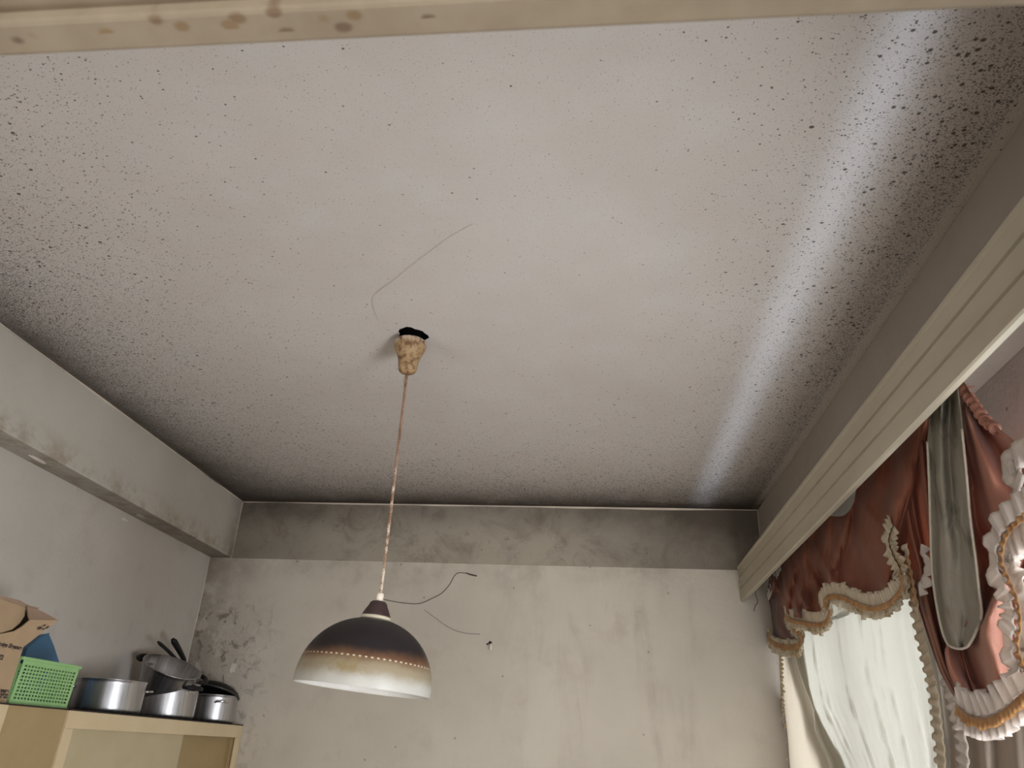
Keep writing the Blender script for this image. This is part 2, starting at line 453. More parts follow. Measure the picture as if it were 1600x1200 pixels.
m_cream_p = cloth_mat('pale_frill', (.62, .55, .50), (.76, .69, .63), .65, .3, (.7, .6, .52), .1, 30)
m_gold = cloth_mat('gold_brown_ribbon', (.34, .16, .05), (.52, .29, .12), .45, .25, (.6, .3, .1), .2, 30)

def plane_pts(px, X): return [at(x, y, X) for x, y in px]
def clampz(p, zmax): return Vector((p.x, p.y, min(p.z, zmax)))
def cloth(name, A, B, X, fold, mat, nu=90, nv=40, parent=None, zmax=2.352, thick=.0025, smooth_ab=True, wob=.006):
    """surface between polylines A and B (pixels), hung round the plane X; fold(u, v, y, z) pushes it along X"""
    a = plane_pts(A, X); b = plane_pts(B, X)
    if smooth_ab: a = smooth_path(a, 6); b = smooth_path(b, 6)
    a = resample(a, nu); b = resample(b, nu); bm = nb(); grid = []
    for i in range(nu):
        row = []
        for j in range(nv):
            u, v = i/(nu-1), j/(nv-1); p = a[i].lerp(b[i], v); p = clampz(p, zmax)
            dx = fold(u, v, p.y, p.z)+wob*noise.noise(Vector((p.y*9, p.z*7, X*5)))
            # slide along the sight line so that the outline keeps its size while the cloth moves in depth
            q = Vector((min(X+dx, XWR-.012), p.y, p.z)); s = (q.x-CAM.x)/(X-CAM.x)
            q2 = CAM+(p-CAM)*s; q = q2 if q2.z <= zmax else Vector((q.x, q.y, min(q.z, zmax)))
            row.append(bm.verts.new(q))
        grid.append(row)
    for i in range(nu-1):
        for j in range(nv-1): bm.faces.new((grid[i][j], grid[i+1][j], grid[i+1][j+1], grid[i][j+1]))
    o = obj(name, bm, mat, None, True)
    if parent: o.parent = parent; local(o, parent)
    solid(o, thick); return o
def frill(name, P, X, w0, w1, pitch, amp, mat, parent, depth=.0, seed=0, steps=7, ragged=.25, flip=1, box_pleat=False):
    """gathered strip along the pixel path P: from offset w0 to w1 (metres) square to the path, pleats open towards w1"""
    pts = smooth_path(plane_pts(P, X), 8)
    L = sum((b-a).length for a, b in zip(pts, pts[1:])); n = max(30, int(L/pitch*26)); pts = resample(pts, n)
    bm = nb(); rows = []; ph = seed*1.3
    for i, p in enumerate(pts):
        t = (pts[min(i+1, n-1)]-pts[max(i-1, 0)]); t.x = 0; t.normalize(); nn = Vector((0, -t.z, t.y))*flip
        s = L*i/(n-1); ph += (2*PI*L/(n-1)/pitch)*(1+.35*noise.noise(Vector((s*25, seed*3.3, 0))))
        k = 1+ragged*noise.noise(Vector((s*30, 5+seed, 0)))
        row = []
        for j in range(steps):
            v = j/(steps-1); w = w0+(w1-w0)*v*k
            dx = -depth - amp*(.12+v)*(math.sin(ph)+.12*math.sin(ph*2.3+1)) 
            tt = .45*amp*v*math.cos(ph*1.0+.6)
            if box_pleat: dx = -depth-amp*(.35+.65*v)*max(-1, min(1, 1.7*math.sin(ph))); tt = 0
            row.append(bm.verts.new(p+nn*w+t*tt+Vector((dx, 0, 0))))
        rows.append(row)
    for i in range(n-1):
        for j in range(steps-1): bm.faces.new((rows[i][j], rows[i+1][j], rows[i+1][j+1], rows[i][j+1]))
    o = obj(name, bm, mat, None, True); o.parent = parent; local(o, parent); solid(o, .0012); return o
def ribbon(name, P, X, w, depth, mat, parent, seed=0):
    return frill(name, P, X, -w/2, w/2, .02, .003, mat, parent, depth, seed, 4, .3)
sn = math.sin
def pleats(n, amp, ph=0, k=1.0):
    return lambda u, v, y, z: amp*(sn(2*PI*n*u+ph+.8*noise.noise(Vector((u*4, v*1.4, ph))))+.35*sn(4.6*PI*n*u+v*2+ph))*(.45+.55*v)*k
def root(name, label, cat, loc, group=None): return empty(name, label, cat, loc, (0, 0, 0), group)

# far white panels -------------------------------------------------------
r = root('sheer_curtain', 'wide white sheer curtain with a ruffled edge in the middle of the window', 'curtain', (.93, 3.0, 1.0))
cloth('curtain_panel', [(1251, 985), (1255, 1020), (1262, 1060), (1271, 1106), (1290, 1142), (1305, 1172), (1320, 1203), (1385, 1400), (1410, 1700)], [(1440, 905), (1450, 985), (1466, 1060), (1476, 1140), (1484, 1200), (1492, 1420), (1500, 1700)], .93,
      lambda u, v, y, z: .006*sn(2*PI*5.5*v+1.1*noise.noise(Vector((v*3, u*2, 0)))*2.2)+.0025*sn(2*PI*15*v+u*3)+.008*noise.noise(Vector((y*7, z*2.5, 0)))+.007*abs(noise.noise(Vector((y*10+z*4, z*3, 4))))+.003*abs(noise.noise(Vector((y*20-z*22, z*14, 8)))), m_sheer, 80, 130, r)
top = cloth('top_panel', [(1225, 905), (1240, 960), (1249, 990)], [(1405, 770), (1425, 850), (1434, 920)], .93, lambda u, v, y, z: .006*sn(2*PI*5.5*v), m_sheer, 16, 90, r, zmax=2.34)
P = [(1418, 868), (1425, 905), (1433, 940), (1441, 985), (1452, 1030), (1463, 1080), (1469, 1130), (1474, 1180), (1477, 1225), (1480, 1330)]
frill('pleated_edge', P, .915, -.030, .030, .030, .004, m_cream, r, .008, 2, 6, .05, flip=1, box_pleat=True)
r = root('sheer_curtain', 'narrow cream sheer curtain beside the back wall', 'curtain', (.91, 3.85, 1.0))
cloth('curtain_panel', [(1217, 985), (1222, 1050), (1226, 1120), (1229, 1200), (1234, 1400), (1240, 1700)], [(1236, 985), (1243, 1030), (1256, 1070), (1271, 1108), (1274, 1140), (1286, 1170), (1299, 1200), (1350, 1400), (1360, 1700)], .905,
      lambda u, v, y, z: .003*sn(2*PI*2.2*v+.4), m_sheer_w, 50, 30, r)
frill('frilled_edge', [(1219, 1010), (1221, 1060), (1223, 1120), (1227, 1200), (1232, 1400)], .90, .0, .045, .02, .006, m_cream, r, .006, 4, 5, .9, flip=-1)
r = root('shadow_strip', 'added beige cloth imitating the diagonal shadow strip between the two sheer panels', 'curtain', (.955, 3.4, 1.0))  # added cloth, its darker beige paints the shadow strip between the panels
cloth('curtain_panel', [(1233, 985), (1240, 1030), (1253, 1070), (1268, 1108), (1271, 1140), (1283, 1170), (1296, 1200), (1350, 1400), (1360, 1700)], [(1254, 985), (1259, 1030), (1266, 1070), (1276, 1108), (1294, 1142), (1309, 1172), (1325, 1203), (1390, 1400), (1420, 1700)], .94, lambda u, v, y, z: .002*sn(2*PI*2*v), m_shadow_strip, 24, 40, r)
# taupe curtain to the right -------------------------------------------------
r = root('taupe_curtain', 'taupe curtain hanging at the near end of the window below the right swag', 'curtain', (.94, 1.9, 1.0))
cloth('curtain_panel', [(1440, 900), (1458, 1000), (1468, 1100), (1476, 1200), (1485, 1400), (1490, 1700)], [(1660, 930), (1670, 1060), (1680, 1200), (1690, 1400), (1690, 1700)], .945, lambda u, v, y, z: .018*sn(2*PI*4*v+1), m_taupe, 30, 60, r)
frill('pleated_edge', [(1478, 1010), (1485, 1060), (1497, 1110), (1508, 1150), (1512, 1200), (1516, 1300)], .92, -.03, .03, .028, .004, m_cream_p, r, .01, 5, 6, .05, box_pleat=True)

# dark tail at the very end
r = root('valance_tail', 'small dark rust valance tail hanging at the far end by the back wall', 'valance', (.88, 3.8, 2.1))
cloth('tail_cloth', [(1200, 915), (1201, 950), (1203, 985), (1212, 1003), (1222, 1008)], [(1245, 900), (1240, 950), (1250, 975), (1256, 990), (1252, 1004)], .885, lambda u, v, y, z: .006*sn(2*PI*2*v), m_rust_d, 30, 26, r)
TP = [(1201, 990), (1206, 1001), (1216, 1008), (1230, 1011), (1245, 1010), (1253, 1002), (1250, 990), (1240, 979), (1231, 968)]
frill('frill', TP, .87, .0, .038, .020, .008, m_frill, r, .004, 6, 5, .5)
frill('inner_frill', TP, .866, .0, -.030, .020, .007, m_frill, r, .004, 7, 5, .5)
ribbon('gold_ribbon', TP, .862, .022, .006, m_gold, r, 3)
tp = root('heading_tape', 'white pleated heading tape showing under the far end of the pelmet', 'curtain tape', (.84, 3.8, 2.25))
frill('tape', [(1219, 884), (1213, 897), (1207, 912), (1203, 925), (1200, 932)], .845, -.020, .020, .05, .006, m_sheer, tp, 0, 9, 5, .1)

# main left swag ---------------------------------------------------------
r = root('rust_swag', 'dark rust satin swag above the white sheer curtain, with wavy gold frill', 'valance', (.86, 2.9, 2.2))
TOP = [(1205, 880), (1240, 850), (1268, 826), (1290, 808), (1318, 806), (1334, 786), (1342, 752), (1365, 728), (1395, 698), (1420, 672), (1445, 646), (1462, 630)]
BOT = [(1199, 930), (1222, 948), (1232, 962), (1262, 968), (1285, 970), (1293, 940), (1310, 930), (1335, 938), (1370, 946), (1405, 925), (1408, 890), (1395, 860)]
def swagfold(u, v, y, z):
    a = noise.noise(Vector((y*4.5+z*5, z*2.6, 1)))*.050+noise.noise(Vector((y*9-z*9, z*6, 7)))*.014
    a += .040*abs(noise.noise(Vector((y*5.5-z*5, z*3.5, 12))))+.008*abs(noise.noise(Vector((y*22+z*14, z*12, 3))))+.020*sn(9*(y*.55+z*1.1)+3*noise.noise(Vector((y*3, z*3, 21))))*v-.008
    return a*(.4+.6*v)+.010*sn(2*PI*6*u+5*v+2*noise.noise(Vector((u*5, v*2, 1))))*(.3+.7*v)-.025*v*sn(PI*v*.9)
cloth('swag_cloth', TOP, BOT, .865, swagfold, m_rust, 170, 46, r, wob=.012)
SP = [(1228, 958), (1238, 966), (1258, 970), (1278, 973), (1292, 968), (1297, 952), (1289, 938), (1298, 929), (1318, 930), (1335, 938), (1356, 946), (1376, 946), (1398, 934), (1411, 912), (1408, 888), (1397, 866), (1391, 843), (1398, 820)]
frill('lower_frill', SP, .84, 0, .036, .018, .005, m_frill, r, .004, 11, 6, .7)
frill('upper_frill', SP, .835, 0, -.036, .020, .006, m_cream, r, .006, 12, 6, .45)
ribbon('gold_ribbon', [(x, y+4) for x, y in SP[:-3]], .822, .016, .004, m_gold, r, 5)

# middle rust drop behind the olive panel --------------------------------
r = root('rust_drop', 'rust satin drop between the left swag and the olive panel', 'valance', (.87, 2.1, 2.1))
cloth('drop_cloth', [(1396, 800), (1410, 860), (1425, 905), (1436, 950), (1452, 1000), (1470, 1050), (1495, 1095)], [(1462, 634), (1470, 760), (1480, 860), (1492, 950), (1505, 1020), (1520, 1070), (1535, 1105)], .885,
      lambda u, v, y, z: .014*sn(2*PI*2.5*v+2*u)+.006*sn(2*PI*7*v), m_rust, 60, 50, r)
RP = [(1416, 850), (1420, 880), (1427, 915), (1433, 948), (1431, 966)]
frill('striped_edge', RP, .855, -.018, .018, .026, .004, m_cream, r, .004, 14, 5, .05, box_pleat=True)
ribbon('gold_ribbon', [(1417, 868), (1422, 900), (1430, 945)], .845, .020, .0, m_gold, r, 8)
frill('inner_ruffle', [(1440, 860), (1448, 880), (1444, 905), (1436, 920)], .86, -.012, .025, .03, .008, m_cream_p, r, .0, 15, 5, .3, flip=-1)

# olive tail ------------------------------------------------------------
r = root('olive_panel', 'faded olive grey pointed cloth panel hanging in front of the rust swags', 'valance', (.83, 1.85, 2.0))
cloth('panel_cloth', [(1455, 640), (1449, 690), (1452, 760), (1454, 830), (1457, 900), (1466, 960), (1477, 1000), (1490, 1012)], [(1496, 604), (1503, 660), (1510, 740), (1516, 810), (1524, 870), (1530, 925), (1534, 965), (1512, 1010)], .825,
      lambda u, v, y, z: .012*sn(2*PI*1.5*v+.5+1.2*u)+.008*noise.noise(Vector((y*14, z*5, 2)))+.026*abs(noise.noise(Vector((y*12+z*5, z*5, 9)))), m_olive, 110, 40, r, zmax=2.352, wob=.010)
bm = nb()
for P in ([(1449, 690), (1452, 760), (1454, 830), (1457, 900), (1466, 960), (1477, 1000), (1490, 1012), (1512, 1010), (1530, 975), (1534, 955), (1530, 925), (1524, 870), (1516, 810), (1510, 740), (1503, 670)],):
    tube(bm, resample(smooth_path(plane_pts(P, .812), 5), 90), .0028, 6)
wparent('piping', bm, cloth_mat('worn_cream_piping', (.34, .29, .22), (.46, .41, .33), .7), r, True)

# right swag ---------------------------------------------------------------
r = root('rust_swag', 'rust pink satin swag with wide pale ruffles right of the olive panel', 'valance', (.85, 1.75, 2.0))
cloth('swag_cloth', [(1497, 604), (1504, 680), (1512, 770), (1520, 860), (1526, 930), (1500, 990), (1478, 1012), (1483, 1050), (1506, 1098)],
      [(1508, 600), (1545, 655), (1590, 695), (1640, 740), (1640, 820), (1600, 900), (1588, 960), (1592, 1030), (1600, 1090)], .865,
      lambda u, v, y, z: .030*sn(2*PI*1.6*v+1.2-u*3.4)+.022*noise.noise(Vector((y*9+z*4, z*3.5, 3)))+.02*abs(noise.noise(Vector((y*14-z*7, z*7, 5))))-.03*math.exp(-((u-.82)/.15)**2)*sn(PI*v), m_rust_l, 90, 50, r, wob=.012)
cloth('painted_shade_fold', [(1478, 1008), (1476, 1040), (1490, 1080), (1508, 1104)], [(1500, 1000), (1520, 1040), (1545, 1080), (1565, 1100)], .90, lambda u, v, y, z: .004*sn(6*v), m_rust_d, 20, 16, r)  # extra dark cloth, shade low in the swag painted in
LP = [(1494, 1096), (1506, 1108), (1524, 1117), (1546, 1118), (1568, 1108), (1588, 1092), (1608, 1076), (1640, 1060)]
frill('lower_frill', LP, .835, 0, .048, .028, .007, m_cream_p, r, .004, 21, 6, .3)
frill('upper_frill', LP, .832, 0, -.046, .034, .008, m_cream_p, r, .006, 22, 6, .3)
ribbon('gold_ribbon', [(x, y+12) for x, y in LP], .820, .022, .002, m_gold, r, 9)
R3 = [(1640, 690), (1610, 694), (1590, 706), (1576, 722), (1577, 740), (1590, 754), (1600, 768)]
frill('top_ruffle', R3, .835, .016, -.040, .040, .007, m_cream_p, r, .006, 23, 6, .1, box_pleat=True)
R4 = [(1640, 790), (1606, 806), (1582, 826), (1570, 850), (1568, 880), (1580, 910), (1592, 940), (1596, 975), (1592, 1010), (1604, 1050)]
frill('side_ruffle', R4, .835, 0, -.066, .036, .007, m_cream_p, r, .01, 24, 7, .1, box_pleat=True)
frill('side_ruffle', R4, .83, 0, .045, .036, .006, m_cream_p, r, .012, 25, 7, .1, box_pleat=True)
ribbon('gold_ribbon', R4, .812, .014, .004, m_gold, r, 10)
# gathered top of the right swag
tube_pts = resample(smooth_path(plane_pts([(1499, 604), (1516, 622), (1530, 645), (1548, 664), (1556, 672)], .835), 6), 60)
bm = nb(); tube(bm, [p+Vector((0, 0, .003*sn(i*1.1))) for i, p in enumerate(tube_pts)], [.010+.004*sn(i*.9) for i in range(60)], 10)
wparent('gathered_heading', bm, m_rust_l, r, True)

# ------------------------------------------------------------------ pendant lamp
LX, LY = -.580, 2.108
m_stain = (lambda M: M.color(M.mix(M.noise(45, 5, .7).ramp(.42, .62), M.mix(M.z.ramp(-.03, -.005), (.40, .27, .14), (.62, .50, .40)), (.17, .085, .04))).bump(M.noise(90, 3), .3, .003).m)(Mat('stained_canopy_plastic', .5, .4))
lamp = empty('pendant_lamp', 'pendant lamp with brown to white dome shade hanging on a long cord', 'lamp', (LX, LY, 2.69))
bm = nb()
lathe(bm, [(.0505, -.006), (.052, -.009), (.0515, -.017), (.050, -.028), (.046, -.040), (.038, -.056), (.0325, -.074), (.0305, -.094), (.0285, -.108), (.024, -.114), (.006, -.1215), (.0055, -.1215)], 40)
lathe(bm, [(.0505, -.006), (.0475, -.007), (.046, -.03), (.030, -.06), (.026, -.11)], 40)
can = obj('ceiling_canopy', bm, m_stain, lamp, True, (.0, -.006, .0))
def cord_mat():
    M = Mat('dirty_twisted_cord', .6, .3)
    n = M.noise(60, 3, .7, M.vec(1, 1, .5))
    lo = M.mix(n.ramp(.42, .6), (.62, .52, .42), (.26, .15, .09)); hi = M.mix(n.ramp(.3, .6), (.17, .09, .055), (.33, .20, .13))
    return M.color(M.mix((M.z+n*.25).ramp(-.40, -.25), lo, hi)).m
bm = nb(); z0, z1 = -.119, -.812; n = 420
for ph in (0, PI):
    tube(bm, [(.0022*math.cos(ph+i*.62)-.0015*i/n, -.006+.0022*math.sin(ph+i*.62)+.006*i/n, z0+(z1-z0)*i/n) for i in range(n+1)], .0025, 6)
obj('cord', bm, cord_mat(), lamp, True)
bm = nb(); tube(bm, [(.0, -.006, -.115), (-.009, -.005, -.14), (-.004, -.004, -.165), (-.001, -.006, -.18)], .0009, 5)
obj('loose_strand', bm, cord_mat(), lamp, True)
hd = bpy.data.objects.new('lamp_shade', None)
def shade_mat():
    M = Mat('smoked_glass_shade', .38, .35)
    n = M.noise(9, 5, .7); z = M.z+(n-.5)*.045+M.x*-.045
    c = M.mix(z.ramp(-.005, .034), (.42, .41, .375), (.27, .225, .15))
    c = M.mix(z.ramp(.036, .064), c, (.15, .075, .04)); c = M.mix(z.ramp(.052, .088), c, (.018, .014, .016))
    st = M.noise(28, 5, .7); f = st.ramp(.44, .58)*M.z.ramp(.062, .045)*M.z.ramp(.008, .028)*M.x.ramp(.10, .02)*M.x.ramp(-.09, -.02)
    c = M.mix(f*.8, c, (.24, .18, .08))
    at2 = M.y._m('ARCTAN2', M.x); dots = (at2*70.0).sin().ramp(.0, .7)*(M.z-.058).abs().ramp(.0022, .0012)
    c = M.mix(dots*.75, c, (.72, .66, .52))
    return M.color(c).m
# cap and ferrule belong to the shade assembly, tilted a little
SH = Matrix.Translation(Vector((-.0195, -.002, -1.046)))@Matrix.Rotation(math.radians(4.2), 4, 'Y')
def shade_part(name, bm, mat, parent=lamp):
    o = obj(name, bm, mat, None, True); o.parent = parent; o.matrix_local = SH if parent is lamp else Matrix.Identity(4); return o
R = .182; prof = []
for i in range(33):
    a = (PI/2-.19)*i/32
    prof.append((R*math.cos(a)**.96 if i < 32 else R*math.cos(a), .172*math.sin(a)))
prof = [(R-.0005, -.012), (R, -.004)]+prof
sh = shade_part('lamp_shade', lathe(nb(), prof, 96), shade_mat())
inner = [(r_-.004, z_-.002 if i > 1 else z_) for i, (r_, z_) in enumerate(prof)]
shade_part('shade_lining', lathe(nb(), [(R-.0005, -.012)]+inner, 96), flat('white_shade_lining', (.60, .585, .55), .4, .4), sh)
shade_part('collar_ring', lathe(nb(), [(.030, .168), (.0415, .169), (.0425, .172), (.042, .176), (.040, .178), (.028, .178)], 40), flat('cream_collar', (.62, .56, .42), .4), lamp)
shade_part('lamp_cap', lathe(nb(), [(.0385, .176), (.0395, .180), (.033, .194), (.026, .206), (.0235, .213), (.018, .218), (.008, .219), (.001, .219)], 40), flat('dark_brown_cap', (.045, .026, .024), .35, .5), lamp)
shade_part('ferrule', lathe(nb(), [(.0085, .216), (.0105, .218), (.0105, .236), (.0095, .241), (.003, .242)], 24), flat('off_white_ferrule', (.66, .58, .48), .5), lamp)

# ------------------------------------------------------------------ cabinets on the left wall
CT = 1.565
def cream_mat(name, a, b):
    M = Mat(name, .45, .4); n = M.noise(3, 4, .6); return M.color(M.mix(n.ramp(.3, .7), a, b)).m
m_cab = cream_mat('cream_cabinet_paint', (.66, .53, .33), (.72, .59, .39))
m_cab_l = cream_mat('pale_sliding_door', (.50, .42, .26), (.56, .48, .32))
m_cab_d = cream_mat('ochre_cabinet_panel', (.36, .26, .125), (.42, .31, .16))
m_topd = flat('dark_edge_strip', (.03, .02, .018), .6)
def cabinet(label, y0, y1, doors):
    t = empty('wall_cabinet', label, 'cabinet', (-1.88, (y0+y1)/2, .70)); X0, X1 = XWL+.004, -1.70; zb = .70
    bm = nb()
    box(bm, X0, y0, CT-.022, X1-.016, y1, CT-.004); box(bm, X0, y0, zb, X1-.016, y0+.018, CT-.022)
    box(bm, X0, y1-.018, zb, X1-.016, y1, CT-.022); box(bm, X0, y0+.018, zb, X1-.016, y1-.018, zb+.018); box(bm, X0, y0+.018, zb+.018, X0+.008, y1-.018, CT-.022)
    wparent('carcass', bm, m_cab_d, t)
    bm = nb(); tw = .058
    box(bm, X1-.016, y0, CT-tw, X1, y1, CT-.004, .0015); box(bm, X1-.0155, y0, zb, X1-.0005, y0+.047, CT-tw, .0015)
    box(bm, X1-.0155, y1-.034, zb, X1-.0005, y1, CT-tw, .0015); box(bm, X1-.0155, y0+.047, zb, X1-.0005, y1-.034, zb+.05, .0015)
    wparent('face_frame', bm, m_cab, t)
    wparent('top_edge', box(nb(), X0, y0, CT-.004, X1+.001, y1, CT), m_topd, t)
    for ya, yb, x, mt in doors:
        wparent('sliding_door', box(nb(), x-.006, ya, zb+.02, x, yb, CT-.024, .001), mt, t)
    return t
c1 = cabinet('cream wall cabinet with two sliding doors under the aluminium pots', 2.552, 3.938, [(2.575, 3.40, -1.722, m_cab_l), (3.30, 3.918, -1.742, m_cab_d)])
c2 = cabinet('cream wall cabinet under the cardboard box at the left picture edge', 1.55, 2.262, [(1.57, 2.24, -1.722, m_cab_l)])
t = empty('cabinet_bay', 'ochre set-back cabinet section under the green basket', 'cabinet', (-1.88, 2.41, .70))
bm = nb(); box(bm, XWL+.004, 2.264, .70, -1.708, 2.550, CT-.004, .001)
wparent('panel', bm, m_cab_d, t); wparent('top_edge', box(nb(), XWL+.004, 2.2645, CT-.004, -1.706, 2.5495, CT), m_topd, t)

# ------------------------------------------------------------------ pots
def alu_mat(name, base=(.50, .50, .52), r=.36):
    M = Mat(name, r, .5); M.b.inputs['Metallic'].default_value = 1
    at2 = M.y._m('ARCTAN2', M.x)
    n = M.nt.nodes.new('ShaderNodeCombineXYZ'); M.nt.links.new((at2*3.0).s, n.inputs[0]); M.nt.links.new((M.z*2.0).s, n.inputs[2])
    v = M.noise(2.2, 4, .6, n.outputs[0]); M.color(M.mix(v.ramp(.3, .7), tuple(c*.82 for c in base), tuple(min(1, c*1.2) for c in base)))
    M.bump(M.noise(1, 2, .5, M.vec(6, 6, 700)), .05, .002); return M.m
m_alu = alu_mat('brushed_aluminium'); m_blk = flat('black_bakelite', (.009, .008, .009), .5, .3)
m_steel = flat('polished_handle_metal', (.72, .70, .66), .25, .5, 1)
def pot_shell(R, H, t=.003, flare=.0):
    o = [(0.001, 0), (R*.93, 0), (R*.985, .006), (R, .016)]+[(R+flare*k/8, .016+(H-.022)*k/8) for k in range(1, 9)]
    o += [(R+flare+.003, H-.003), (R+flare+.003, H), (R+flare-t, H), (R-t, .02), (R*.93, .006), (.001, .005)]
    return lathe(nb(), o, 72)
def loop_handle(R, z, ang, w, d, rad):
    pts = []
    for i in range(17):
        a = PI*i/16; l = Vector((R-.002+d*math.sin(a)**.7, w*math.cos(a), z+.004*sn(a)))
        pts.append(Matrix.Rotation(ang, 3, 'Z')@l)
    bm = nb(); tube(bm, pts, rad, 8)
    for s in (0, -1):      # riveted foot plates
        p = pts[s]; q = p.normalized(); b = nb()
    return bm
def pot(label, name, x, y, R, H, angs, handle='loop', rot=None, z=CT+.001, flare=0, parts=True):
    t = empty(name, label, 'pot', (x, y, z), rot or (0, 0, 0), None)
    obj('pot_body', pot_shell(R, H, flare=flare), m_alu, t, True)
    for a in angs:
        if handle == 'loop':
            obj('handle', loop_handle(R, H*.72, a, .030, .030, .0045), m_steel, t, True)
        else:
            b = nb()
            pts = [Matrix.Rotation(a, 3, 'Z')@Vector((R+flare-.001+.034*sn(PI*i/12)**.6, .045*math.cos(PI*i/12), H-.022)) for i in range(13)]
            tube(b, pts, [.0075+.003*sn(PI*i/12) for i in range(13)], 10)
            h = obj('handle', b, m_blk, t, True)
            b = nb(); box(b, R-.001, -.018, H-.040, R+.012, .018, H-.033, .002); b.transform(Matrix.Rotation(a, 4, 'Z'))
            obj('handle_bracket', b, m_steel, h)
    for a in (angs if name == 'stacked_pot' else ()):
        for s in (-.012, .012):
            c = Matrix.Rotation(a, 3, 'Z')@Vector((R-.004+flare, s, H-.02)); b = nb()
            bmesh.ops.create_uvsphere(b, u_segments=10, v_segments=6, radius=.004)
            obj('rivet', b, m_steel, t, True, c)
    return t
pot('wide low aluminium pot with metal loop handles beside the green basket', 'cooking_pot', -1.87, 3.02, .127, .120, (.70, .70-PI))
pot('tall aluminium pot with black handles, middle pot of the three on the cabinet', 'cooking_pot', -1.865, 3.46, .125, .148, (-.30, PI-.3), 'black')
p3 = pot('aluminium pot in the corner by the back wall, under the black lid', 'cooking_pot', -1.812, 3.822, .103, .122, (-.85, PI-.85))
ax = Vector((.36, -.21, .91)).normalized(); SHH = .130
tp = pot('tilted open aluminium pot stacked on the middle pot, its inside showing', 'stacked_pot', 0, 0, .100, SHH, (-.40, 2.1), 'black', flare=.027)
tp.location = at(270, 1041, -1.845)-ax*SHH
tp.rotation_euler = ax.to_track_quat('Z', 'Y').to_euler()
# black lid on the corner pot
t = empty('pot_lid', 'black domed lid lying askew on the corner pot', 'lid', (-1.812, 3.815, CT+.135), (math.radians(-15), math.radians(6), 0))
obj('lid_dome', lathe(nb(), [(.112, -.003), (.113, 0), (.110, .004), (.102, .016), (.085, .027), (.060, .036), (.030, .041), (.001, .042)], 56), m_blk, t, True)
obj('lid_rim', lathe(nb(), [(.108, -.006), (.1145, -.005), (.1155, .0), (.113, .003)], 56), flat('dark_steel_rim', (.05, .05, .05), .35, .5, .5), t, True)
# two utensils standing in the stacked pot
def utensil(label, a, b, r0, r1):
    a, b = Vector(a), Vector(b); t = empty('kitchen_utensil', label, 'utensil', a)
    d = b-a; n = 14; pts = [d*(i/n)+Vector((0, 0, .004*sn(PI*i/n))) for i in range(n+1)]
    bm = nb(); tube(bm, pts[5:], [r0+(r1-r0)*(i/9)**.6 if i < 9 else r1*.55 for i in range(n-4)], 12); obj('handle', bm, m_blk, t, True)
    bm = nb(); tube(bm, pts[:6], .003, 8); obj('shank', bm, m_steel, t, True)
utensil('thin black utensil handle, the left one behind the stacked pot', at(292, 1048, -1.925), at(247, 1003, -1.93), .006, .0085)
utensil('thick black utensil handle, the right one behind the stacked pot', at(298, 1052, -1.915), at(270, 999, -1.915), .009, .0145)

# ------------------------------------------------------------------ green basket
def basket():
    t = empty('plastic_basket', 'green perforated plastic basket on the cabinet between the box and the pots', 'basket', (-1.84, 2.41, CT+.001))
    M = Mat('green_plastic', .35, .5); n = M.noise(6, 3)
    M.color(M.mix(n.ramp(.3, .7), (.30, .56, .22), (.38, .66, .29))).translucent(.1)
    mg = M.m
    L, W, H = .135, .095, .132         # half length (along Y), half width, height
    def wall(length, nh, nv, slots_h=.62):
        """a flat perforated wall in u (length) by z, built of bars"""
        bm = nb(); th = .0014
        m0, mt, mb = .012, .018, .012
        us = length-2*m0; hs = H-mt-mb; pu, pz = us/nh, hs/nv; bu, bz = pu*.36, pz*.42
        box(bm, -length/2, -th/2, 0, length/2, th/2, mb); box(bm, -length/2, -th/2, H-mt, length/2, th/2, H)
        box(bm, -length/2, -th/2, mb, -length/2+m0, th/2, H-mt); box(bm, length/2-m0, -th/2, mb, length/2, th/2, H-mt)
        for i in range(1, nh): c = -us/2+i*pu; box(bm, c-bu/2, -th/2, mb, c+bu/2, th/2, H-mt)
        for j in range(0, nv+1): c = mb+j*pz; box(bm, -length/2+m0, -th*.45, c-bz/2, length/2-m0, th*.45, c+bz/2)
        return bm
    bm = nb()
    def add(b, M_):
        me = bpy.data.meshes.new('t'); b.transform(M_); b.to_mesh(me); b.free(); bm.from_mesh(me); bpy.data.meshes.remove(me)
    lean = math.radians(3)
    for s in (1, -1):
        add(wall(2*L, 17, 10), Matrix.Translation((s*W, 0, 0))@Matrix.Rotation(PI/2, 4, 'Z')@Matrix.Rotation(s*-lean*-1, 4, 'X'))
        add(wall(2*W, 11, 10), Matrix.Translation((0, s*L, 0))@Matrix.Rotation(-s*lean, 4, 'X'))
    box(bm, -W, -L, 0, W, L, .003)
    obj('basket_body', bm, mg, t)
    bm = nb(); e = H*math.sin(lean); w2, l2 = W+e+.002, L+e+.002
    for a in ((-w2-.001, -l2-.001, w2+.001, -l2+.002), (-w2-.001, l2-.002, w2+.001, l2+.001), (-w2-.001, -l2, -w2+.002, l2), (w2-.002, -l2, w2+.001, l2)):
        box(bm, a[0], a[1], H-.008, a[2], a[3], H+.002, .0015)
    obj('rim', bm, mg, t)
    t.location = (-1.835, 2.452, CT+.001); t.rotation_euler = (0, 0, math.radians(-1.5)); return t
basket()
